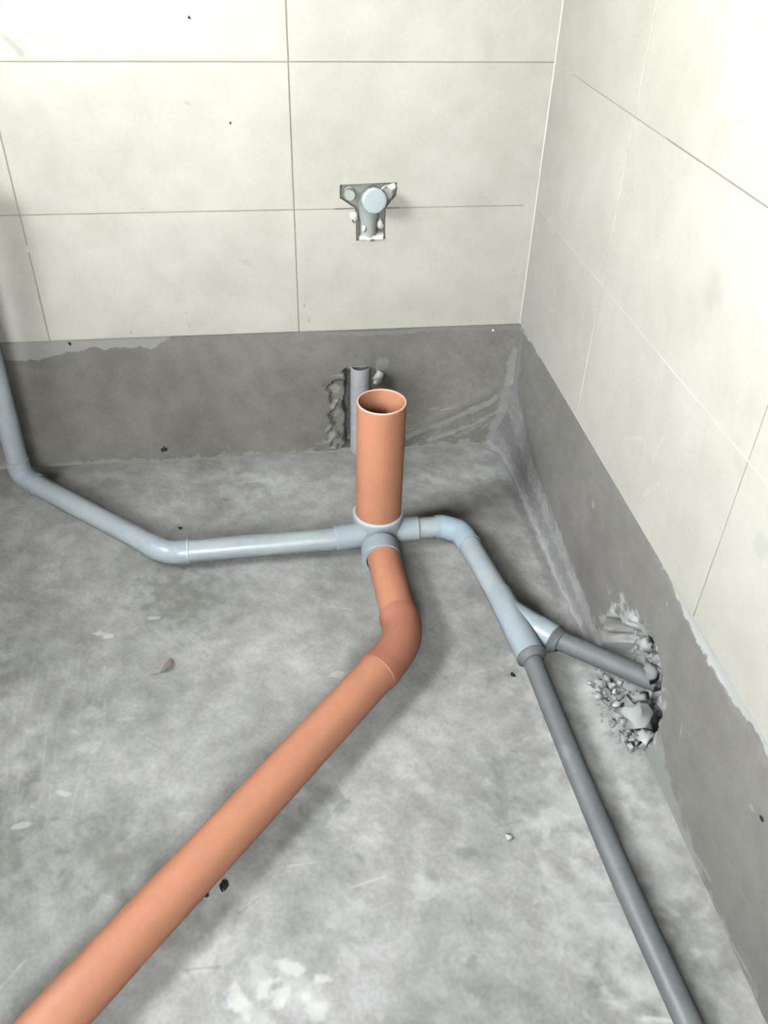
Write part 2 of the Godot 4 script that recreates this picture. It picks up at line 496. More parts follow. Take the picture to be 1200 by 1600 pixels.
func back_wall() -> void:
	var w := struct("wall_back", "back wall of large cream tiles over a dark cement band", "wall")
	var core := MB.new()
	core.box(Vector3(ROOM_L - 0.2, -0.1, -0.22), Vector3(0.2, 2.185, -0.07))
	core.box(Vector3(ROOM_L - 0.2, 2.179, -0.07), Vector3(0.2, ROOM_H, -0.001))
	part("masonry", core, mat(Color(0.62, 0.61, 0.58), 0.9, 0.3), w)
	# tile adhesive behind the tiles: the joints show it, with a pocket chased out for the pipe outlet
	var joint := mat(Color(0.56, 0.55, 0.50), 0.9, 0.2)
	var jm := MB.new()
	jm.box(Vector3(ROOM_L, 0.372, -0.07), Vector3(-0.475, 2.179, -0.0013))
	jm.box(Vector3(-0.325, 0.372, -0.07), Vector3(0.0, 2.179, -0.0013))
	jm.box(Vector3(-0.475, 0.372, -0.07), Vector3(-0.325, 0.585, -0.0013))
	jm.box(Vector3(-0.475, 0.735, -0.07), Vector3(-0.325, 2.179, -0.0013))
	jm.box(Vector3(-0.475, 0.585, -0.07), Vector3(-0.325, 0.735, -0.024))
	part("adhesive_bed", jm, joint, w)
	var c := tile_canvas(Vector2(-1.6, 0.36), Vector2(0.0, 1.30), 40)
	# marks seen on the tiles
	for s in [[-1.105, 1.001, 0.030, 0.009, 0.9, 0.35], [-0.785, 0.895, 0.008, 0.004, 0.5, 0.3], [-0.69, 0.55, 0.02, 0.01, 0.2, 0.15]]:
		c.blot(Vector2(s[0], s[1]), Vector2(s[2], s[3]), -s[4], Color(0.55, 0.55, 0.52), s[5] * 1.5, 0.7, 0.5)
	for s in [[-1.115, 0.74, 0.045, 0.04], [-1.02, 0.72, 0.035, 0.03], [-0.62, 0.73, 0.05, 0.05], [-0.80, 0.71, 0.06, 0.03], [-0.33, 0.77, 0.04, 0.03]]:
		c.blot(Vector2(s[0], s[1]), Vector2(s[2], s[3]), 0.0, Color(0.66, 0.65, 0.61), 0.3, 0.4, 1.0)
	for s in [[-0.554, 0.435, 0.004, 0.008], [-0.544, 0.395, 0.003, 0.006], [-0.976, 0.38, 0.004, 0.007], [-0.84, 0.425, 0.003, 0.005], [-0.835, 0.395, 0.002, 0.008]]:
		c.blot(Vector2(s[0], s[1]), Vector2(s[2], s[3]), 0.0, Color(0.55, 0.55, 0.54), 0.7, 0.6, 0.5)
	var tm := c.material(0.34, 0.5, 0.0)
	var gap := 0.0013
	var xs := [0.0, -0.568, -1.168, ROOM_L]
	for r in TILE_Y.size() - 1:
		for k in 3:
			var m := MB.new()
			var lo := Vector2(xs[k + 1] + gap, TILE_Y[r] + gap)
			var hi := Vector2(xs[k] - (gap if k else 0.0002), TILE_Y[r + 1] - gap)
			if r == 0:
				lo.y = TILE_Y[0]
			if k == 0 and r < 2:   # the two tiles notched round the pipe outlet
				var poly := PackedVector2Array()
				if r == 0:
					poly = PackedVector2Array([lo, Vector2(hi.x, lo.y), hi, Vector2(-0.358, hi.y), Vector2(-0.357, 0.597), Vector2(-0.426, 0.594), Vector2(-0.428, hi.y), Vector2(lo.x, hi.y)])
				else:
					poly = PackedVector2Array([lo, Vector2(-0.429, lo.y), Vector2(-0.447, 0.682), Vector2(-0.464, 0.694), Vector2(-0.464, 0.723), Vector2(-0.333, 0.726), Vector2(-0.334, 0.697), Vector2(-0.357, lo.y), Vector2(hi.x, lo.y), hi, Vector2(lo.x, hi.y)])
				m.extrude(poly, -0.009, 0.0, c)
			else:
				tile_box(m, lo, hi, -0.009, 0.0, 0.0007, c)
			part("tile", m, tm, w)
	# pale grout where the joints were filled flush
	var gm := MB.new()
	gm.box(Vector3(-0.03, 0.6677, -0.004), Vector3(-0.002, 0.6703, -0.0006))
	gm.face(Vector3(-0.0018, 0.367, 0.0), Vector3(0.0, 0.367, 0.0018), Vector3(0.0, 2.179, 0.0018), Vector3(-0.0018, 2.179, 0.0), Vector3(-0.7, 0, 0.7))
	gm.box(Vector3(-1.1693, 0.585, -0.004), Vector3(-1.1667, 0.60, -0.0006))
	part("grout", gm, mat(Color(0.74, 0.74, 0.715), 0.7), w)
	# the dark cement band under the tiles, chased out beside the grey conduit
	var b := Canvas.new(Vector2(-1.6, 0.0), Vector2(0.02, 0.38), 900.0, 50)
	b.base(Color(0.40, 0.395, 0.37), Color(0.49, 0.485, 0.46), [[2.6, 0.5, 51, 3], [12.0, 0.35, 52, 3], [90.0, 0.18, 53, 3]])
	var strip := Color(0.56, 0.56, 0.54)
	b.below([Vector2(-1.6, 0.300), Vector2(-1.297, 0.311), Vector2(-1.2, 0.318), Vector2(-1.065, 0.338), Vector2(-0.925, 0.334), Vector2(-0.90, 0.345), Vector2(-0.877, 0.375), Vector2(-0.62, 0.380)], strip, 0.85, 0.010, 0.004, true)
	b.below([Vector2(-0.58, 0.353), Vector2(-0.5, 0.350), Vector2(-0.35, 0.342), Vector2(-0.22, 0.349), Vector2(-0.02, 0.345), Vector2(0.02, 0.343)], Color(0.50, 0.50, 0.485), 0.6, 0.008, 0.006, true)
	var light := Color(0.62, 0.63, 0.61)
	# broken mortar edge left of the conduit chase
	for s in [[-0.485, 0.19, 0.018, 0.030, 0.55], [-0.478, 0.13, 0.012, 0.04, 0.6], [-0.49, 0.05, 0.014, 0.04, 0.5], [-0.47, 0.235, 0.025, 0.006, 0.5], [-0.50, 0.03, 0.05, 0.012, 0.4], [-0.42, 0.256, 0.028, 0.006, 0.7], [-0.368, 0.235, 0.010, 0.02, 0.9], [-0.36, 0.26, 0.02, 0.03, 0.35]]:
		b.blot(Vector2(s[0], s[1]), Vector2(s[2], s[3]), 0.1, light, s[4], 0.9, 0.5)
	# trowel marks sweeping up into the corner
	b.stroke([Vector2(-0.30, 0.03), Vector2(-0.18, 0.075), Vector2(-0.06, 0.13), Vector2(0.0, 0.19)], 0.012, light, 0.5, 0.6)
	b.stroke([Vector2(-0.22, 0.02), Vector2(-0.1, 0.06), Vector2(0.0, 0.12)], 0.008, light, 0.45, 0.7)
	b.stroke([Vector2(-0.04, 0.02), Vector2(-0.01, 0.12), Vector2(0.0, 0.28)], 0.022, Color(0.58, 0.59, 0.58), 0.6, 0.5)
	for i in 18:
		var p := Vector2(rng.randf_range(-0.34, -0.05), rng.randf_range(0.02, 0.12))
		b.stroke([p, p + Vector2(rng.randf_range(0.01, 0.05), rng.randf_range(0.0, 0.03))], 0.002, light, 0.5, 0.6)
	b.below([Vector2(-1.6, 0.02), Vector2(-1.2, 0.015), Vector2(-0.9, 0.010), Vector2(-0.3, 0.012), Vector2(0.02, 0.015)], light, 0.5, 0.02, 0.01)
	b.blot(Vector2(-0.069, 0.347), Vector2(0.005, 0.005), 0.0, Color(0.85, 0.85, 0.83), 0.9, 0.3, 0.4)
	var rag := noise(26.0, 61, 3)
	var bump := noise(5.0, 62, 4)
	var depth := func(x: float, y: float) -> float:
		var d := -0.005 + bump.get_noise_2d(x, y) * 0.0022
		var n := rag.get_noise_2d(x, y)
		# chase round the conduit
		var dx := maxf(-0.452 - x, x + 0.390) + n * 0.012
		var dy := y - 0.252 + n * 0.006
		var o := maxf(dx, dy)
		d -= 0.045 * smoothstep(0.003, -0.006, o)
		# chipped left lip
		var o2 := maxf(-0.487 - x, x + 0.43) + n * 0.03
		d -= 0.012 * smoothstep(0.004, -0.006, maxf(o2, y - 0.22))
		# mortar smear rising to the corner
		var s := absf(y - 0.03 - (x + 0.30) * 0.55)
		if x > -0.32:
			d += (0.003 * smoothstep(0.03, 0.0, s) + n * 0.0012) * smoothstep(-0.32, -0.2, x)
		return d
	part("cement_band", relief_panel(-1.6, 0.012, 0.0, 0.372, 0.004, depth, b, true), b.material(0.85, 0.3, 2.5), w, "dark trowelled cement band below the tiles")
	var rest := MB.new()
	rest.box(Vector3(ROOM_L, 0.0, -0.07), Vector3(-1.6, 0.372, -0.005))
	part("plaster", rest, mat(Color(0.42, 0.415, 0.39), 0.9, 0.3), w)

# a grid over a wall whose points are pushed in or out; s runs along the wall, y up
func relief_panel(s0: float, s1: float, y0: float, y1: float, step: float, depth: Callable, c: Canvas, back: bool) -> MB:
	var g := MB.new()
	var ns := int(round((s1 - s0) / step))
	var ny := int(round((y1 - y0) / step))
	var ds := PackedFloat32Array()
	for j in ny + 1:
		for i in ns + 1:
			ds.append(depth.call(s0 + (s1 - s0) * i / ns, y0 + (y1 - y0) * j / ny))
	for j in ny + 1:
		for i in ns + 1:
			var s := s0 + (s1 - s0) * i / ns
			var y := y0 + (y1 - y0) * j / ny
			var q := j * (ns + 1) + i
			var gs := (ds[j * (ns + 1) + mini(i + 1, ns)] - ds[j * (ns + 1) + maxi(i - 1, 0)]) / (2.0 * step)
			var gy := (ds[mini(j + 1, ny) * (ns + 1) + i] - ds[maxi(j - 1, 0) * (ns + 1) + i]) / (2.0 * step)
			if back:
				g.vert(Vector3(s, y, ds[q]), Vector3(-gs, -gy, 1).normalized(), c.uv(Vector2(s, y)))
			else:
				g.vert(Vector3(-ds[q], y, s), Vector3(-1, -gy, -gs).normalized(), c.uv(Vector2(s, y)))
			if i > 0 and j > 0:
				g.quad(q, q - 1, q - ns - 2, q - ns - 1)
	return g

func right_wall() -> void:
	var w := struct("wall_right", "right wall of large cream tiles over a dark cement band", "wall")
	var core := MB.new()
	core.box(Vector3(0.09, -0.1, -0.2), Vector3(0.25, 2.185, ROOM_F + 0.2))
	core.box(Vector3(0.001, 2.179, -0.2), Vector3(0.25, ROOM_H, ROOM_F + 0.2))
	part("masonry", core, mat(Color(0.62, 0.61, 0.58), 0.9, 0.3), w)
	var jm := MB.new()
	jm.box(Vector3(0.0014, 0.372, -0.05), Vector3(0.09, 2.179, ROOM_F))
	part("adhesive_bed", jm, mat(Color(0.52, 0.51, 0.48), 0.9, 0.2), w)
	var c := tile_canvas(Vector2(0.0, 0.36), Vector2(1.7, 1.30), 70)
	c.blot(Vector2(0.86, 0.82), Vector2(0.04, 0.045), 0.0, Color(0.60, 0.60, 0.57), 0.55, 0.35, 0.8)
	c.blot(Vector2(1.15, 0.59), Vector2(0.022, 0.02), 0.0, Color(0.62, 0.63, 0.60), 0.5, 0.6, 0.6)
	c.blot(Vector2(0.913, 0.984), Vector2(0.02, 0.03), 0.0, Color(0.66, 0.65, 0.62), 0.4, 0.4, 0.9)
	for i in 14:
		var p := Vector2(rng.randf_range(0.1, 1.3), rng.randf_range(0.4, 0.6))
		c.stroke([p, p + Vector2(rng.randf_range(-0.02, 0.08), rng.randf_range(0.01, 0.09))], 0.006, Color(0.78, 0.78, 0.765), 0.3, 0.6, 0.9)
	var tm := c.material(0.32, 0.5, 0.0)
	var gap := 0.0011
	var zs := [0.0, 0.4665, 1.0665, 1.6665, 2.2665, 2.8665, ROOM_F]
	for r in TILE_Y.size() - 1:
		for k in 6:
			var m := MB.new()
			var lo := Vector2(zs[k] + gap, TILE_Y[r] + (gap if r else 0.0))
			var hi := Vector2(zs[k + 1] - gap, TILE_Y[r + 1] - gap)
			tile_box(m, lo, hi, -0.009, 0.0, 0.0006, c)
			# (s, y, depth) -> (x = -depth, y, z = s)
			for i in m.v.size():
				m.v[i] = Vector3(-m.v[i].z, m.v[i].y, m.v[i].x)
				m.n[i] = Vector3(-m.n[i].z, m.n[i].y, m.n[i].x)
			part("tile", m, tm, w)
	# light grout: this wall is mostly grouted, only the joint beside the camera is still open
	var pale := MB.new()
	pale.box(Vector3(0.0006, 0.6675, 0.0), Vector3(0.004, 0.6705, ROOM_F))
	pale.box(Vector3(0.0006, 0.367, 0.4653), Vector3(0.004, 0.60, 0.4677))
	pale.box(Vector3(0.0006, 0.9695, 0.0), Vector3(0.004, 0.9725, 0.12))
	part("grout", pale, mat(Color(0.72, 0.72, 0.695), 0.6), w)
	var mid := MB.new()
	mid.box(Vector3(0.0012, 0.60, 0.4653), Vector3(0.004, 2.179, 0.4677))
	mid.box(Vector3(0.0012, 0.9695, 0.12), Vector3(0.004, 0.9725, 0.6))
	part("grout", mid, mat(Color(0.60, 0.59, 0.56), 0.7), w)
	# cement band
	var b := Canvas.new(Vector2(0.0, 0.0), Vector2(1.9, 0.38), 900.0, 80)
	b.base(Color(0.43, 0.425, 0.405), Color(0.505, 0.50, 0.48), [[2.2, 0.5, 81, 3], [12.0, 0.35, 82, 3], [90.0, 0.16, 83, 3]])
	var light := Color(0.66, 0.68, 0.66)
	# bare lighter plaster left between the tiles and the dark coat
	b.below([Vector2(0.0, 0.352), Vector2(0.05, 0.350), Vector2(0.114, 0.355), Vector2(0.3, 0.358), Vector2(0.42, 0.366), Vector2(0.5, 0.357), Vector2(0.62, 0.360), Vector2(0.74, 0.362), Vector2(0.847, 0.362), Vector2(1.003, 0.343), Vector2(1.105, 0.333), Vector2(1.2, 0.330), Vector2(1.28, 0.344), Vector2(1.33, 0.337), Vector2(1.5, 0.335), Vector2(1.9, 0.34)], light, 0.9, 0.010, 0.003, true)
	# dusty foot of the wall
	b.below([Vector2(0.0, 0.03), Vector2(0.6, 0.02), Vector2(0.8, 0.05), Vector2(1.02, 0.06), Vector2(1.08, 0.085), Vector2(1.15, 0.06), Vector2(1.19, 0.05), Vector2(1.25, 0.03), Vector2(1.31, 0.012), Vector2(1.5, 0.006), Vector2(1.9, 0.0)], Color(0.58, 0.60, 0.58), 0.75, 0.03, 0.02)
	b.stroke([Vector2(0.0, 0.36), Vector2(0.01, 0.25), Vector2(0.02, 0.16)], 0.03, Color(0.58, 0.59, 0.58), 0.5, 0.5)
	# scuffs
	for s in [[1.29, 0.02, 0.05, 0.004], [1.45, 0.012, 0.06, 0.004], [1.22, 0.30, 0.012, 0.003], [0.98, 0.31, 0.008, 0.008], [1.33, 0.24, 0.01, 0.006], [0.62, 0.25, 0.01, 0.008], [1.13, 0.16, 0.006, 0.02], [0.80, 0.24, 0.006, 0.004]]:
		b.blot(Vector2(s[0], s[1]), Vector2(s[2], s[3]), 0.2, Color(0.60, 0.61, 0.59), 0.55, 0.9, 0.5)
	# broken white mortar in and around the hole
	var hole := PackedVector2Array([Vector2(0.79, 0.09), Vector2(0.83, 0.135), Vector2(0.868, 0.150), Vector2(0.90, 0.20), Vector2(0.955, 0.215), Vector2(1.005, 0.205), Vector2(1.035, 0.175), Vector2(1.062, 0.13), Vector2(1.072, 0.09), Vector2(1.06, 0.03), Vector2(1.04, -0.03), Vector2(0.82, -0.03)])
	b.blot(Vector2(0.93, 0.10), Vector2(0.155, 0.115), 0.0, Color(0.62, 0.635, 0.62), 0.95, 0.35, 0.22)
	for i in 60:
		var p := Vector2(rng.randf_range(0.80, 1.07), rng.randf_range(0.0, 0.21))
		b.blot(p, Vector2(rng.randf_range(0.004, 0.014), rng.randf_range(0.004, 0.012)), rng.randf() * 3.0, Color(0.72, 0.735, 0.72) if i % 3 else Color(0.40, 0.42, 0.40), 0.7, 0.9, 0.4)
	var rag := noise(24.0, 91, 4)
	var bump := noise(4.0, 92, 4)
	var rough := noise(60.0, 93, 3)
	var depth := func(z: float, y: float) -> float:
		var d := -0.005 + bump.get_noise_2d(z, y) * 0.0018
		if y > 0.325 and z < 1.9:
			var e := Canvas.line([Vector2(0.0, 0.352), Vector2(0.8, 0.362), Vector2(1.0, 0.343), Vector2(1.2, 0.330), Vector2(1.5, 0.336), Vector2(1.9, 0.34)], z) + b.rag.get_noise_2d(z, y) * 0.010
			d -= 0.002 * smoothstep(-0.002, 0.002, y - e)
		if z > 0.72 and z < 1.16 and y < 0.26:
			var p := Vector2(z, y)
			var e := 1e9
			for i in hole.size():
				e = minf(e, p.distance_to(Geometry2D.get_closest_point_to_segment(p, hole[i], hole[(i + 1) % hole.size()])))
			if Geometry2D.is_point_in_polygon(p, hole):
				e = -e
			e += rag.get_noise_2d(z, y) * 0.010
			var inside := smoothstep(0.002, -0.016, e)
			d -= lerpf(0.060, 0.034, smoothstep(0.07, 0.15, y)) * inside
			d += (rough.get_noise_2d(z, y) * 0.008 + rag.get_noise_2d(z * 1.7, y * 1.7) * 0.012) * inside
		return d
	part("cement_band", relief_panel(-0.008, 1.9, 0.0, 0.372, 0.004, depth, b, false), b.material(0.82, 0.3, 2.0), w, "dark trowelled cement band with a broken-out hole at its foot")
	var rest := MB.new()
	rest.box(Vector3(0.005, 0.0, 1.9), Vector3(0.09, 0.372, ROOM_F))
	part("plaster", rest, mat(Color(0.46, 0.455, 0.435), 0.9, 0.3), w)

# ---- pipes
func arc(a: Vector3, corner: Vector3, b: Vector3, n := 10) -> Array:
	var out := []
	for i in n + 1:
		var t := float(i) / n
		out.append(a.lerp(corner, t).lerp(corner.lerp(b, t), t))
	return out

func straight(a: Vector3, b: Vector3, n := 2) -> Array:
	var out := []
	for i in n + 1:
		out.append(a.lerp(b, float(i) / n))
	return out

func same(r: float, n: int) -> Array:
	var out := []
	for i in n:
		out.append(r)
	return out

# hollow pipe between two points, cut square, with a small bevel at both mouths
func pipe(m: MB, a: Vector3, b: Vector3, r: float, wall: float, seg := 48) -> void:
	var l := a.distance_to(b)
	var c := 0.0008
	m.lathe(a, b - a, [Vector2(r - wall, 0.0), Vector2(r - c, 0.0), Vector2(r, c), Vector2(r, l - c), Vector2(r - c, l), Vector2(r - wall, l), Vector2(r - wall, 0.0)], seg)

# bend with a socket at either end
func bend(m: MB, a: Vector3, corner: Vector3, b: Vector3, r: float, rs: float, sock: float, n := 12) -> void:
	var path := arc(a, corner, b, n)
	var da := (corner - a).normalized()
	var db := (b - corner).normalized()
	var full := [a - da * sock, a - da * 0.002]
	var rad := [rs, rs]
	for i in path.size():
		full.append(path[i])
		rad.append(lerpf(r, rs, 0.6) if i == 0 or i == path.size() - 1 else r)
	full.append(b + db * 0.002); full.append(b + db * sock)
	rad.append(rs); rad.append(rs)
	m.sweep(full, rad)
	m.lathe(full[0], -da, [Vector2(rs, 0), Vector2(rs - 0.001, 0.0012), Vector2(r * 0.85, 0.0012)])
	m.lathe(full[-1], db, [Vector2(rs, 0), Vector2(rs - 0.001, 0.0012), Vector2(r * 0.85, 0.0012)])

func plastic(c: Color, c2: Color, rough: float, sd: int) -> StandardMaterial3D:
	var m := StandardMaterial3D.new()
	m.roughness = rough
	m.metallic_specular = 0.5
	var cv := Canvas.new(Vector2.ZERO, Vector2(1, 1), 256.0, sd)
	cv.base(c, c2, [[3.0, 0.5, sd, 3], [16.0, 0.4, sd + 1, 3], [60.0, 0.2, sd + 2, 2]])
	m.albedo_texture = ImageTexture.create_from_image(cv.im)
	m.uv1_triplanar = true
	m.uv1_scale = Vector3(2.2, 2.2, 2.2)
	return m

func pipes() -> void:
	var orange := plastic(Color(0.68, 0.47, 0.37), Color(0.72, 0.51, 0.40), 0.42, 101)
	var rust := plastic(Color(0.60, 0.395, 0.32), Color(0.635, 0.425, 0.345), 0.45, 104)
	var grey := plastic(Color(0.57, 0.605, 0.615), Color(0.63, 0.665, 0.67), 0.34, 107)
	var grey2 := plastic(Color(0.56, 0.605, 0.62), Color(0.61, 0.655, 0.67), 0.28, 110)
	var black := plastic(Color(0.36, 0.38, 0.385), Color(0.43, 0.45, 0.45), 0.45, 113)
	var rim := mat(Color(0.90, 0.72, 0.64), 0.6)
	var dusty := mat(Color(0.72, 0.74, 0.73), 0.8)

	# upright orange stub, standing in the collar of the junction
	var base := Vector3(-0.4145, 0.0, 0.398)
	var s := thing("drain_pipe", "upright open-topped orange plastic pipe standing in the grey junction", "pipe", base)
	var m := MB.new()
	pipe(m, Vector3(0, 0.05, 0), Vector3(0.001, 0.390, -0.001), 0.0535, 0.0035, 64)
	part("pipe_body", m, orange, s)
	m = MB.new()
	m.lathe(Vector3(0.001, 0.390, -0.001), Vector3.UP, [Vector2(0.0500, -0.0005), Vector2(0.0535, -0.0005), Vector2(0.0535, 0.0015), Vector2(0.0530, 0.0021), Vector2(0.0502, 0.0021), Vector2(0.0500, 0.0015), Vector2(0.0500, -0.0005)], 64)
	part("cut_rim", m, rim, s, "pale freshly cut rim")

	# grey junction: round collar, two side sockets, front outlet
	var j := thing("drain_junction", "grey plastic drain junction under the upright orange pipe", "pipe fitting", base)
	m = MB.new()
	m.lathe(Vector3.ZERO, Vector3.UP, [Vector2(0.0, 0.004), Vector2(0.050, 0.004), Vector2(0.056, 0.012), Vector2(0.0575, 0.03), Vector2(0.0600, 0.052), Vector2(0.0605, 0.090), Vector2(0.0595, 0.093), Vector2(0.0540, 0.093), Vector2(0.0540, 0.05), Vector2(0.0, 0.048)], 64)
	part("collar", m, grey2, j)
	m = MB.new()
	m.lathe(Vector3(0, 0.091, 0), Vector3.UP, [Vector2(0.0540, 0.0), Vector2(0.0595, 0.002), Vector2(0.0585, 0.0045), Vector2(0.0545, 0.0055), Vector2(0.0540, 0.0)], 64)
	part("collar_lip", m, dusty, j, "dusty pale lip of the collar")
	m = MB.new()
	m.lathe(Vector3(-0.02, 0.048, 0.024), Vector3(-1, 0.0, 0.10), [Vector2(0.031, 0.0), Vector2(0.031, 0.085), Vector2(0.030, 0.0865), Vector2(0.024, 0.0865)], 40)
	part("side_socket", m, grey2, j)
	m = MB.new()
	m.lathe(Vector3(0.02, 0.050, 0.018), Vector3(1, 0.0, 0.0), [Vector2(0.031, 0.0), Vector2(0.031, 0.072), Vector2(0.030, 0.0735), Vector2(0.024, 0.0735)], 40)
	part("side_socket", m, grey2, j)
	m = MB.new()
	m.lathe(Vector3(-0.004, 0.048, 0.02), Vector3(-0.02, 0.0, 1), [Vector2(0.034, 0.0), Vector2(0.034, 0.054), Vector2(0.0435, 0.0555), Vector2(0.0450, 0.060), Vector2(0.0455, 0.100), Vector2(0.0445, 0.102), Vector2(0.036, 0.102)], 48)
	part("outlet_socket", m, grey2, j)

	# orange run: short piece, bend, long pipe off towards the lower left
	var oa := Vector3(-0.417, 0.050, 0.470)
	var ob := Vector3(-0.409, 0.050, 0.690)
	var corner := Vector3(-0.402, 0.050, 0.775)
	var oc := Vector3(-0.462, 0.050, 0.838)
	var od := Vector3(-1.560, 0.0395, 2.030)
	var g := thing("drain_pipe", "short orange plastic pipe between grey junction and rust-coloured bend", "pipe", Vector3(oa.x, 0, oa.z))
	m = MB.new()
	pipe(m, oa - g.position, ob + (ob - oa) * 0.1 - g.position, 0.0385, 0.003)
	part("pipe_body", m, orange, g)
	var el := thing("pipe_elbow", "rust-coloured plastic pipe bend joining the short and long orange pipes", "pipe bend", Vector3(corner.x, 0, corner.z))
	m = MB.new()
	bend(m, Vector3(-0.408, 0.050, 0.715) - el.position, corner - el.position, oc - el.position, 0.0405, 0.0425, 0.018)
	part("elbow_body", m, rust, el)
	var lg := thing("drain_pipe", "long thick orange plastic pipe running diagonally over the concrete floor", "pipe", Vector3(oc.x, 0, oc.z))
	m = MB.new()
	pipe(m, oc - lg.position, od - lg.position, 0.0395, 0.003, 64)
	part("pipe_body", m, orange, lg)

	# grey run to the left
	var ga := Vector3(-0.50, 0.048, 0.432)
	var gb := Vector3(-0.86, 0.046, 0.440)
	var gk := Vector3(-0.905, 0.045, 0.440)
	var gc := Vector3(-0.945, 0.045, 0.405)
	var gd := Vector3(-1.255, 0.046, 0.132)
	var ge := Vector3(-1.288, 0.046, 0.103)
	var gf := Vector3(-1.287, 0.085, 0.103)
	var gt := Vector3(-1.262, 0.78, 0.112)
	var p1 := thing("waste_pipe", "grey plastic pipe running left from the junction, parallel to back wall", "pipe", Vector3(ga.x, 0, ga.z))
	m = MB.new()
	pipe(m, ga - p1.position, gb - p1.position, 0.0262, 0.002, 40)
	part("pipe_body", m, grey, p1)
	var e1 := thing("pipe_elbow", "grey plastic pipe bend nearest the middle, left of the junction", "pipe bend", Vector3(gk.x, 0, gk.z))
	m = MB.new()
	bend(m, Vector3(-0.880, 0.045, 0.440) - e1.position, gk - e1.position, Vector3(-0.925, 0.045, 0.4225) - e1.position, 0.0275, 0.0288, 0.022)
	part("elbow_body", m, grey2, e1)
	m = MB.new()
	m.lathe(Vector3(-0.8585, 0.0458, 0.440) - e1.position, Vector3(1, 0, 0), [Vector2(0.0264, 0.0), Vector2(0.0285, 0.0), Vector2(0.0285, 0.003), Vector2(0.0264, 0.004)], 40)
	part("socket_lip", m, mat(Color(0.78, 0.79, 0.79), 0.5), e1, "pale joint line at the socket mouth")
	var p2 := thing("waste_pipe", "grey plastic pipe slanting between the two bends at left", "pipe", Vector3(gc.x, 0, gc.z))
	m = MB.new()
	pipe(m, Vector3(-0.935, 0.045, 0.4137) - p2.position, Vector3(-1.265, 0.046, 0.1232) - p2.position, 0.0262, 0.002, 40)
	part("pipe_body", m, grey, p2)
	var e2 := thing("pipe_elbow", "grey plastic pipe bend at the foot of the upright pipe, far left", "pipe bend", Vector3(ge.x, 0, ge.z))
	m = MB.new()
	bend(m, gd - e2.position, ge - e2.position, gf - e2.position, 0.0280, 0.0290, 0.016)
	part("elbow_body", m, grey2, e2)
	var p3 := thing("waste_pipe", "upright grey plastic pipe at the left edge by the back wall", "pipe", Vector3(gf.x, 0, gf.z))
	m = MB.new()
	pipe(m, gf - p3.position, gt - p3.position, 0.0262, 0.002, 40)
	part("pipe_body", m, grey, p3)

	# grey run to the right with a bend, then a Y branch
	var ra := Vector3(-0.34, 0.050, 0.416)
	var rk := Vector3(-0.225, 0.050, 0.418)
	var rb := Vector3(-0.278, 0.050, 0.417)
	var rc := Vector3(-0.211, 0.050, 0.490)
	var ya := Vector3(-0.1765, 0.050, 0.70)
	var yb := Vector3(-0.160, 0.049, 0.842)
	var p4 := thing("waste_pipe", "short grey plastic stub right of the junction, before the bend", "pipe", Vector3(ra.x, 0, ra.z))
	m = MB.new()
	pipe(m, ra - p4.position, rb - p4.position, 0.0262, 0.002, 40)
	part("pipe_body", m, grey, p4)
	var e3 := thing("pipe_elbow", "glossy grey plastic pipe bend right of the junction", "pipe bend", Vector3(rk.x, 0, rk.z))
	m = MB.new()
	var bendpath := [rb, Vector3(-0.264, 0.051, 0.4175), Vector3(-0.258, 0.051, 0.4195), Vector3(-0.231, 0.051, 0.436), Vector3(-0.224, 0.051, 0.443), Vector3(-0.2165, 0.051, 0.461), rc]
	for i in bendpath.size():
		bendpath[i] -= e3.position
	m.sweep(bendpath, [0.0290, 0.0290, 0.0288, 0.0290, 0.0290, 0.0288, 0.0285])
	m.lathe(bendpath[0], Vector3(-1, 0, 0), [Vector2(0.0290, 0), Vector2(0.028, 0.0015), Vector2(0.024, 0.0015)])
	m.lathe(bendpath[-1], Vector3(0.2, 0, 1), [Vector2(0.0290, 0), Vector2(0.028, 0.0015), Vector2(0.024, 0.0015)])
	part("elbow_body", m, plastic(Color(0.55, 0.62, 0.65), Color(0.60, 0.67, 0.70), 0.16, 119), e3)
	var p5 := thing("waste_pipe", "grey plastic pipe running from the right bend down to the Y branch", "pipe", Vector3(rc.x, 0, rc.z))
	m = MB.new()
	pipe(m, rc - (ya - rc) * 0.03 - p5.position, ya - p5.position, 0.0262, 0.002, 40)
	part("pipe_body", m, grey, p5)
	var y := thing("pipe_branch", "pale grey plastic Y branch feeding two black pipes", "pipe fitting", Vector3(ya.x, 0, ya.z))
	var up := Vector3(-0.182, 0.050, 0.655)
	var bo := Vector3(-0.172, 0.050, 0.715)
	var be := Vector3(-0.101, 0.052, 0.805)
	m = MB.new()
	var dir := (yb - up).normalized()
	var yl := up.distance_to(yb)
	m.lathe(up - y.position, dir, [Vector2(0.0262, 0.0), Vector2(0.0285, 0.003), Vector2(0.0290, 0.05), Vector2(0.0305, yl - 0.055), Vector2(0.0305, yl - 0.002), Vector2(0.0295, yl), Vector2(0.0255, yl), Vector2(0.0255, yl - 0.02), Vector2(0.0, yl - 0.02)], 48)
	part("main_barrel", m, grey2, y)
	m = MB.new()
	var bl := bo.distance_to(be)
	m.lathe(bo - y.position, be - bo, [Vector2(0.0275, 0.0), Vector2(0.0280, bl - 0.05), Vector2(0.0300, bl - 0.04), Vector2(0.0300, bl - 0.002), Vector2(0.0290, bl), Vector2(0.025, bl), Vector2(0.025, bl - 0.02), Vector2(0.0, bl - 0.02)], 48)
	part("branch_socket", m, grey2, y)
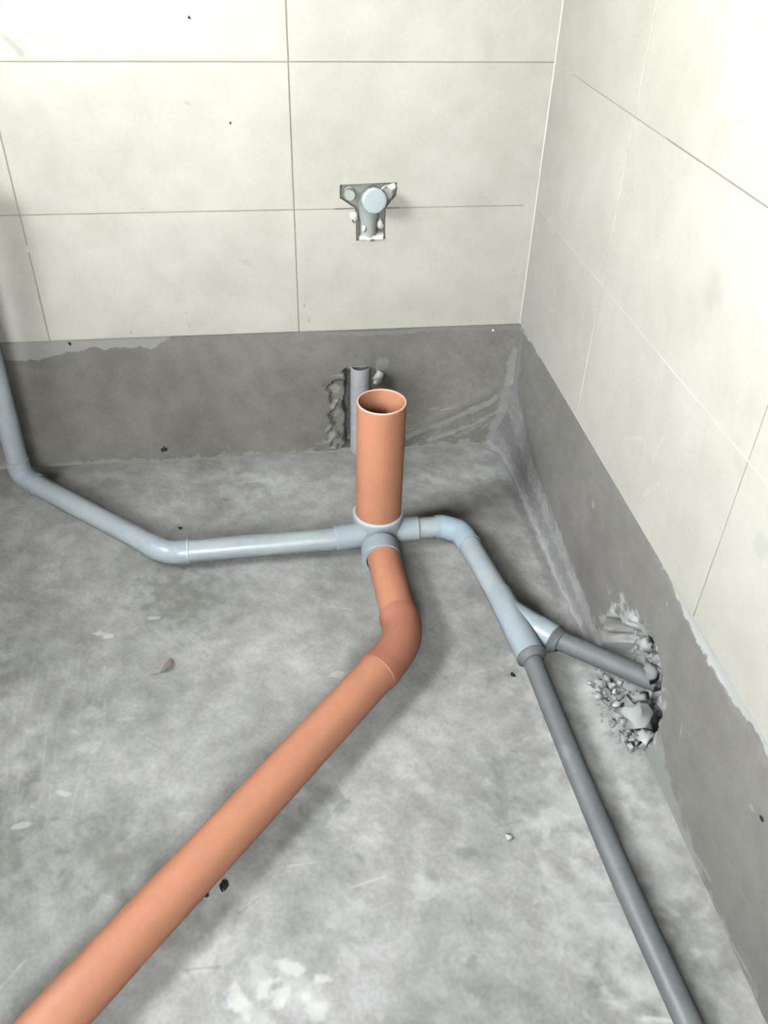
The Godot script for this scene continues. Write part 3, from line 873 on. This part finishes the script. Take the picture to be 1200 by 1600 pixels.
	for e in [[yb, dir], [be, (be - bo).normalized()]]:
		m = MB.new()
		m.lathe(e[0] - y.position - e[1] * 0.003, e[1], [Vector2(0.0295, 0.0), Vector2(0.0312, 0.0015), Vector2(0.0312, 0.004), Vector2(0.0290, 0.0058), Vector2(0.0245, 0.0115), Vector2(0.0215, 0.0170), Vector2(0.0195, 0.0172)], 48)
		part("rubber_seal", m, mat(Color(0.38, 0.395, 0.40), 0.55), y, "dark rubber seal in the socket mouth")

	# black pipes
	var bk := thing("black_pipe", "long thin black plastic pipe running towards the bottom right corner", "pipe", Vector3(yb.x, 0, yb.z))
	m = MB.new()
	var kz := [yb - dir * 0.015, Vector3(-0.1565, 0.040, 0.90), Vector3(-0.1455, 0.031, 1.109), Vector3(-0.1330, 0.029, 1.335), Vector3(-0.118, 0.029, 1.523), Vector3(-0.085, 0.029, 1.95)]
	var kp := []
	for i in kz.size() - 1:
		for t in 6:
			var p0: Vector3 = kz[maxi(i - 1, 0)]
			var p3_: Vector3 = kz[mini(i + 2, kz.size() - 1)]
			var a: Vector3 = kz[i]
			kp.append(a.cubic_interpolate(kz[i + 1], p0, p3_, t / 6.0) - bk.position)
	kp.append(kz[-1] - bk.position)
	m.sweep(kp, same(0.0200, kp.size()), 40)
	m.lathe(kp[-1], Vector3(0.05, 0, 1), [Vector2(0.02, 0.0), Vector2(0.0195, 0.0005), Vector2(0.017, 0.0005), Vector2(0.017, -0.05), Vector2(0.0, -0.05)], 40)
	part("pipe_body", m, black, bk)
	m = MB.new()   # dried cement splash on the pipe
	var band := []
	for q in kp:
		var wz: float = q.z + bk.position.z
		if wz > 1.00 and wz < 1.14:
			band.append(q + Vector3(-0.005, 0.0062, 0.0))
	var br := []
	for i in band.size():
		br.append(0.0136 * sqrt(maxf(0.05, sin(PI * (i + 0.5) / band.size()))))
	m.sweep(band, br, 24)
	part("cement_splash", m, mat(Color(0.46, 0.49, 0.49), 0.8), bk, "pale dried cement splash on the pipe")
	var bs := thing("black_pipe", "short black plastic pipe from the Y branch into the broken wall", "pipe", Vector3(be.x, 0, be.z))
	m = MB.new()
	pipe(m, be - (be - bo).normalized() * 0.015 - bs.position, Vector3(0.062, 0.060, 0.945) - bs.position, 0.0205, 0.002, 40)
	part("pipe_body", m, black, bs)

	# grey conduit standing in the chase of the back wall
	var cd := thing("conduit_pipe", "grey plastic pipe set upright in the back wall chase, behind orange pipe", "pipe", Vector3(-0.413, 0, -0.002))
	m = MB.new()
	pipe(m, Vector3(0, 0.0, 0), Vector3(0, 0.262, 0), 0.026, 0.002, 40)
	part("pipe_body", m, plastic(Color(0.58, 0.60, 0.60), Color(0.66, 0.68, 0.68), 0.55, 122), cd)
	m = MB.new()
	lump(m, Vector3(0.048, 0.238, 0.016), Vector3(0.013, 0.016, 0.010), 3)
	lump(m, Vector3(0.040, 0.222, 0.012), Vector3(0.008, 0.008, 0.008), 4)
	part("mortar_dab", m, mat(Color(0.66, 0.67, 0.66), 0.9), cd, "pale dab of mortar beside the pipe head")

# irregular lump of mortar or stone
func lump(m: MB, at: Vector3, r: Vector3, sd: int, rows := 7, cols := 10, rough := 0.55) -> void:
	var f := noise(1.7, sd, 2)
	var b := m.v.size()
	var pts := PackedVector3Array()
	for j in rows + 1:
		for i in cols + 1:
			var a := PI * j / rows
			var t := TAU * (i % cols) / cols
			var d := Vector3(sin(a) * cos(t), cos(a), sin(a) * sin(t))
			var k := 1.0 + rough * f.get_noise_3dv(d * 1.3 + Vector3(sd, 0, 0)) * 1.6
			pts.append(at + d * r * k)
	for j in rows + 1:
		for i in cols + 1:
			var p := pts[j * (cols + 1) + i]
			m.vert(p, ((p - at) / (r * r)).normalized())
			if i > 0 and j > 0:
				var q := b + j * (cols + 1) + i
				m.quad(q, q - 1, q - cols - 2, q - cols - 1)

# ---- plugged elbow in the tile cut-out
func wall_outlet() -> void:
	var zinc := mat(Color(0.70, 0.725, 0.70), 0.42, 0.5)
	zinc.metallic = 0.35
	var bright := mat(Color(0.70, 0.745, 0.75), 0.3, 0.6)
	bright.metallic = 0.25
	var o := thing("water_outlet", "plugged metal water outlet elbow set in the tile cut-out", "pipe outlet", Vector3(-0.394, 0.66, -0.024))
	var m := MB.new()
	m.extrude(PackedVector2Array([Vector2(-0.064, 0.060), Vector2(-0.066, 0.036), Vector2(-0.046, 0.018), Vector2(-0.022, 0.010), Vector2(0.026, 0.010), Vector2(0.040, 0.020), Vector2(0.056, 0.036), Vector2(0.057, 0.060)]), 0.0, 0.010)
	part("ear_plate", m, mat(Color(0.52, 0.54, 0.50), 0.6), o)
	for s in [[-0.047, 0.040, 0.0135], [0.040, 0.042, 0.0135]]:
		m = MB.new()
		m.lathe(Vector3(s[0], s[1], 0.008), Vector3(0, 0, 1), [Vector2(s[2] + 0.002, 0.0), Vector2(s[2] + 0.002, 0.004), Vector2(s[2], 0.006), Vector2(s[2], 0.018), Vector2(s[2] - 0.002, 0.021), Vector2(0, 0.021)], 8)
		part("bolt_head", m, zinc, o)
	m = MB.new()
	m.sweep([Vector3(-0.002, -0.066, 0.012), Vector3(-0.002, -0.04, 0.012), Vector3(-0.002, -0.02, 0.014), Vector3(-0.002, 0.004, 0.018), Vector3(0.0, 0.024, 0.026), Vector3(0.003, 0.037, 0.042), Vector3(0.003, 0.040, 0.066)], [0.020, 0.0205, 0.0215, 0.0245, 0.0265, 0.0275, 0.0275], 12)
	part("elbow_body", m, zinc, o)
	m = MB.new()
	m.lathe(Vector3(-0.002, -0.016, 0.013), Vector3(0, 1, 0.1), [Vector2(0.0, 0.0), Vector2(0.0225, 0.0), Vector2(0.0255, 0.003), Vector2(0.0255, 0.017), Vector2(0.0225, 0.020), Vector2(0.0, 0.020)], 6)
	part("hex_collar", m, bright, o)
	m = MB.new()
	m.lathe(Vector3(0.003, 0.040, 0.060), Vector3(0.03, 0.10, 1), [Vector2(0.024, 0.0), Vector2(0.0285, 0.002), Vector2(0.0292, 0.010), Vector2(0.0275, 0.0125), Vector2(0.024, 0.0135), Vector2(0.0, 0.0135)], 12)
	part("plug", m, bright, o, "shiny round plug closing the outlet")
	var chalk := mat(Color(0.84, 0.84, 0.80), 0.9)
	m = MB.new()
	m.extrude(PackedVector2Array([Vector2(-0.026, -0.062), Vector2(0.030, -0.062), Vector2(0.032, -0.05), Vector2(0.012, -0.054), Vector2(-0.006, -0.050), Vector2(-0.020, -0.054)]), 0.0, 0.030)
	part("mortar_dab", m, chalk, o)
	for s in [[-0.038, -0.008, 0.025, 0.008, 0.011, 12], [0.050, 0.056, 0.024, 0.009, 0.009, 13], [-0.004, -0.060, 0.028, 0.012, 0.005, 14], [-0.014, -0.034, 0.031, 0.005, 0.008, 15], [0.024, -0.03, 0.016, 0.008, 0.012, 16]]:
		m = MB.new()
		lump(m, Vector3(s[0], s[1], s[2]), Vector3(s[3], s[4], 0.006), s[5])
		part("mortar_dab", m, chalk, o)

# ---- rubble, leaf, pebble and specks
func debris() -> void:
	var pale := mat(Color(0.61, 0.63, 0.62), 0.95, 0.2)
	var paler := mat(Color(0.68, 0.695, 0.68), 0.95, 0.2)
	var dull := mat(Color(0.50, 0.52, 0.51), 0.95, 0.2)
	# larger lumps fallen out of the hole: [x, y, z, rx, ry, rz]
	var big := [
		["largest pale mortar lump in the rubble below the short black pipe", 0.012, 0.018, 0.985, 0.026, 0.022, 0.030],
		["flat mortar lump at the near end of the rubble heap", 0.018, 0.012, 1.035, 0.022, 0.013, 0.020],
		["blocky mortar lump wedged under the short black pipe at the wall", 0.030, 0.022, 0.955, 0.018, 0.016, 0.016],
		["mortar lump in the wall hole above the short black pipe", 0.026, 0.120, 0.965, 0.012, 0.016, 0.018],
		["angular mortar lump at the top edge of the wall hole", 0.016, 0.165, 0.940, 0.012, 0.014, 0.012]]
	for i in big.size():
		var b: Array = big[i]
		var t := MB.new()
		lump(t, Vector3.ZERO, Vector3(b[4], b[5], b[6]), 200 + i, 8, 12, 0.7)
		var o := part("mortar_lump", t, [pale, paler, pale, dull, pale][i])
		o.position = Vector3(b[1], b[2], b[3])
		tag(o, b[0], "rubble", "mortar lumps broken out of the wall")
	for i in 34:
		var u := rng.randf()
		var z := lerpf(0.875, 1.06, u)
		var x := rng.randf_range(-0.035, 0.03) + (u - 0.5) * 0.03
		var r := rng.randf_range(0.004, 0.0105)
		var t := MB.new()
		lump(t, Vector3.ZERO, Vector3(r * rng.randf_range(0.8, 1.3), r * 0.8, r * rng.randf_range(0.8, 1.3)), 300 + i, 5, 7, 0.8)
		var o := part("mortar_lump", t, [pale, paler, dull][i % 3])
		o.position = Vector3(x, r * 0.55, z)
		o.rotation.y = rng.randf() * TAU
		tag(o, "small broken mortar piece lying in the rubble heap by the wall hole", "rubble", "small mortar pieces in the rubble heap")
	var cr := MB.new()
	for i in 220:
		var a := rng.randf() * TAU
		var d := sqrt(rng.randf())
		var p := Vector3(0.0 + cos(a) * d * 0.055, 0.0015, 0.955 + sin(a) * d * 0.115)
		lump(cr, p, Vector3.ONE * rng.randf_range(0.001, 0.0032), 400 + i, 3, 5, 0.6)
	var crumbs := part("mortar_crumbs", cr, pale)
	tag(crumbs, "fine mortar crumbs scattered on the floor round the rubble", "crumbs")
	crumbs.set_meta("kind", "stuff")

	# dry curled leaf
	var lf := MB.new()
	var leaf := thing("dry_leaf", "small dry brown curled leaf lying on the concrete, left of centre", "leaf", Vector3(-0.896, 0.002, 0.749))
	for i in 13:
		var t := i / 12.0
		var ang := -0.2 + t * 1.25
		var mid := Vector3(0.034 * cos(ang) - 0.024, 0.004 + 0.004 * sin(t * PI), 0.034 * sin(ang) - 0.016)
		var wd := 0.0068 * sin(PI * clampf(t * 0.92 + 0.05, 0, 1))
		var side := Vector3(cos(ang), 0.35, sin(ang)) * wd
		lf.vert(mid - side, Vector3(-0.4, 1, -0.2).normalized())
		lf.vert(mid + Vector3(0, -0.002, 0), Vector3.UP)
		lf.vert(mid + side, Vector3(0.4, 1, 0.2).normalized())
		if i > 0:
			var q := i * 3
			lf.quad(q, q + 1, q - 2, q - 3)
			lf.quad(q + 1, q + 2, q - 1, q - 2)
	part("blade", lf, mat(Color(0.50, 0.45, 0.41), 0.8), leaf)
	var stem := MB.new()
	stem.sweep([Vector3(-0.026, 0.003, 0.014), Vector3(-0.018, 0.003, 0.017), Vector3(-0.010, 0.003, 0.016)], [0.0008, 0.001, 0.001], 6)
	part("stem", stem, mat(Color(0.55, 0.46, 0.42), 0.8), leaf)

	var pb := MB.new()
	lump(pb, Vector3.ZERO, Vector3(0.0055, 0.0045, 0.0055), 500)
	var peb := part("pebble", pb, mat(Color(0.70, 0.71, 0.69), 0.9))
	peb.position = Vector3(-0.293, 0.004, 1.198)
	tag(peb, "small pale pebble on bare floor left of the long black pipe", "pebble")

	# black specks stuck on floor and walls: [label, position, size, normal axis]
	var ink := mat(Color(0.07, 0.065, 0.06), 0.7)
	for s in [
		["black speck on the dark band just above floor, back wall left", Vector3(-0.943, 0.036, -0.003), 0.0075, 2],
		["tiny black speck under the tile edge at far left of back wall", Vector3(-1.124, 0.356, -0.003), 0.0042, 2],
		["black speck on the floor behind the grey pipe, by its left bend", Vector3(-0.888, 0.001, 0.297), 0.0052, 1],
		["larger black speck beside the long orange pipe on the floor", Vector3(-0.771, 0.001, 1.225), 0.0062, 1],
		["smaller black speck touching the shadow of the long orange pipe", Vector3(-0.797, 0.001, 1.236), 0.0034, 1],
		["black speck on the floor left of the Y branch mouth", Vector3(-0.193, 0.001, 0.846), 0.0048, 1],
		["black speck on the right wall dark band near picture edge", Vector3(0.004, 0.254, 1.357), 0.0040, 0],
		["tiny black speck on the back wall tile near the top edge", Vector3(-0.76, 1.05, 0.0), 0.0030, 2],
		["tiny black speck in the middle of a back wall tile", Vector3(-0.696, 0.855, 0.0), 0.0024, 2]]:
		var t := MB.new()
		var r: float = s[2]
		var sz := Vector3(r, r, r * 1.2)
		sz[s[3]] = r * 0.35
		lump(t, Vector3.ZERO, sz, 600 + int(r * 1e5), 5, 7, 0.7)
		var o := part("black_speck", t, ink)
		o.position = s[1]
		tag(o, s[0], "debris", "black specks")
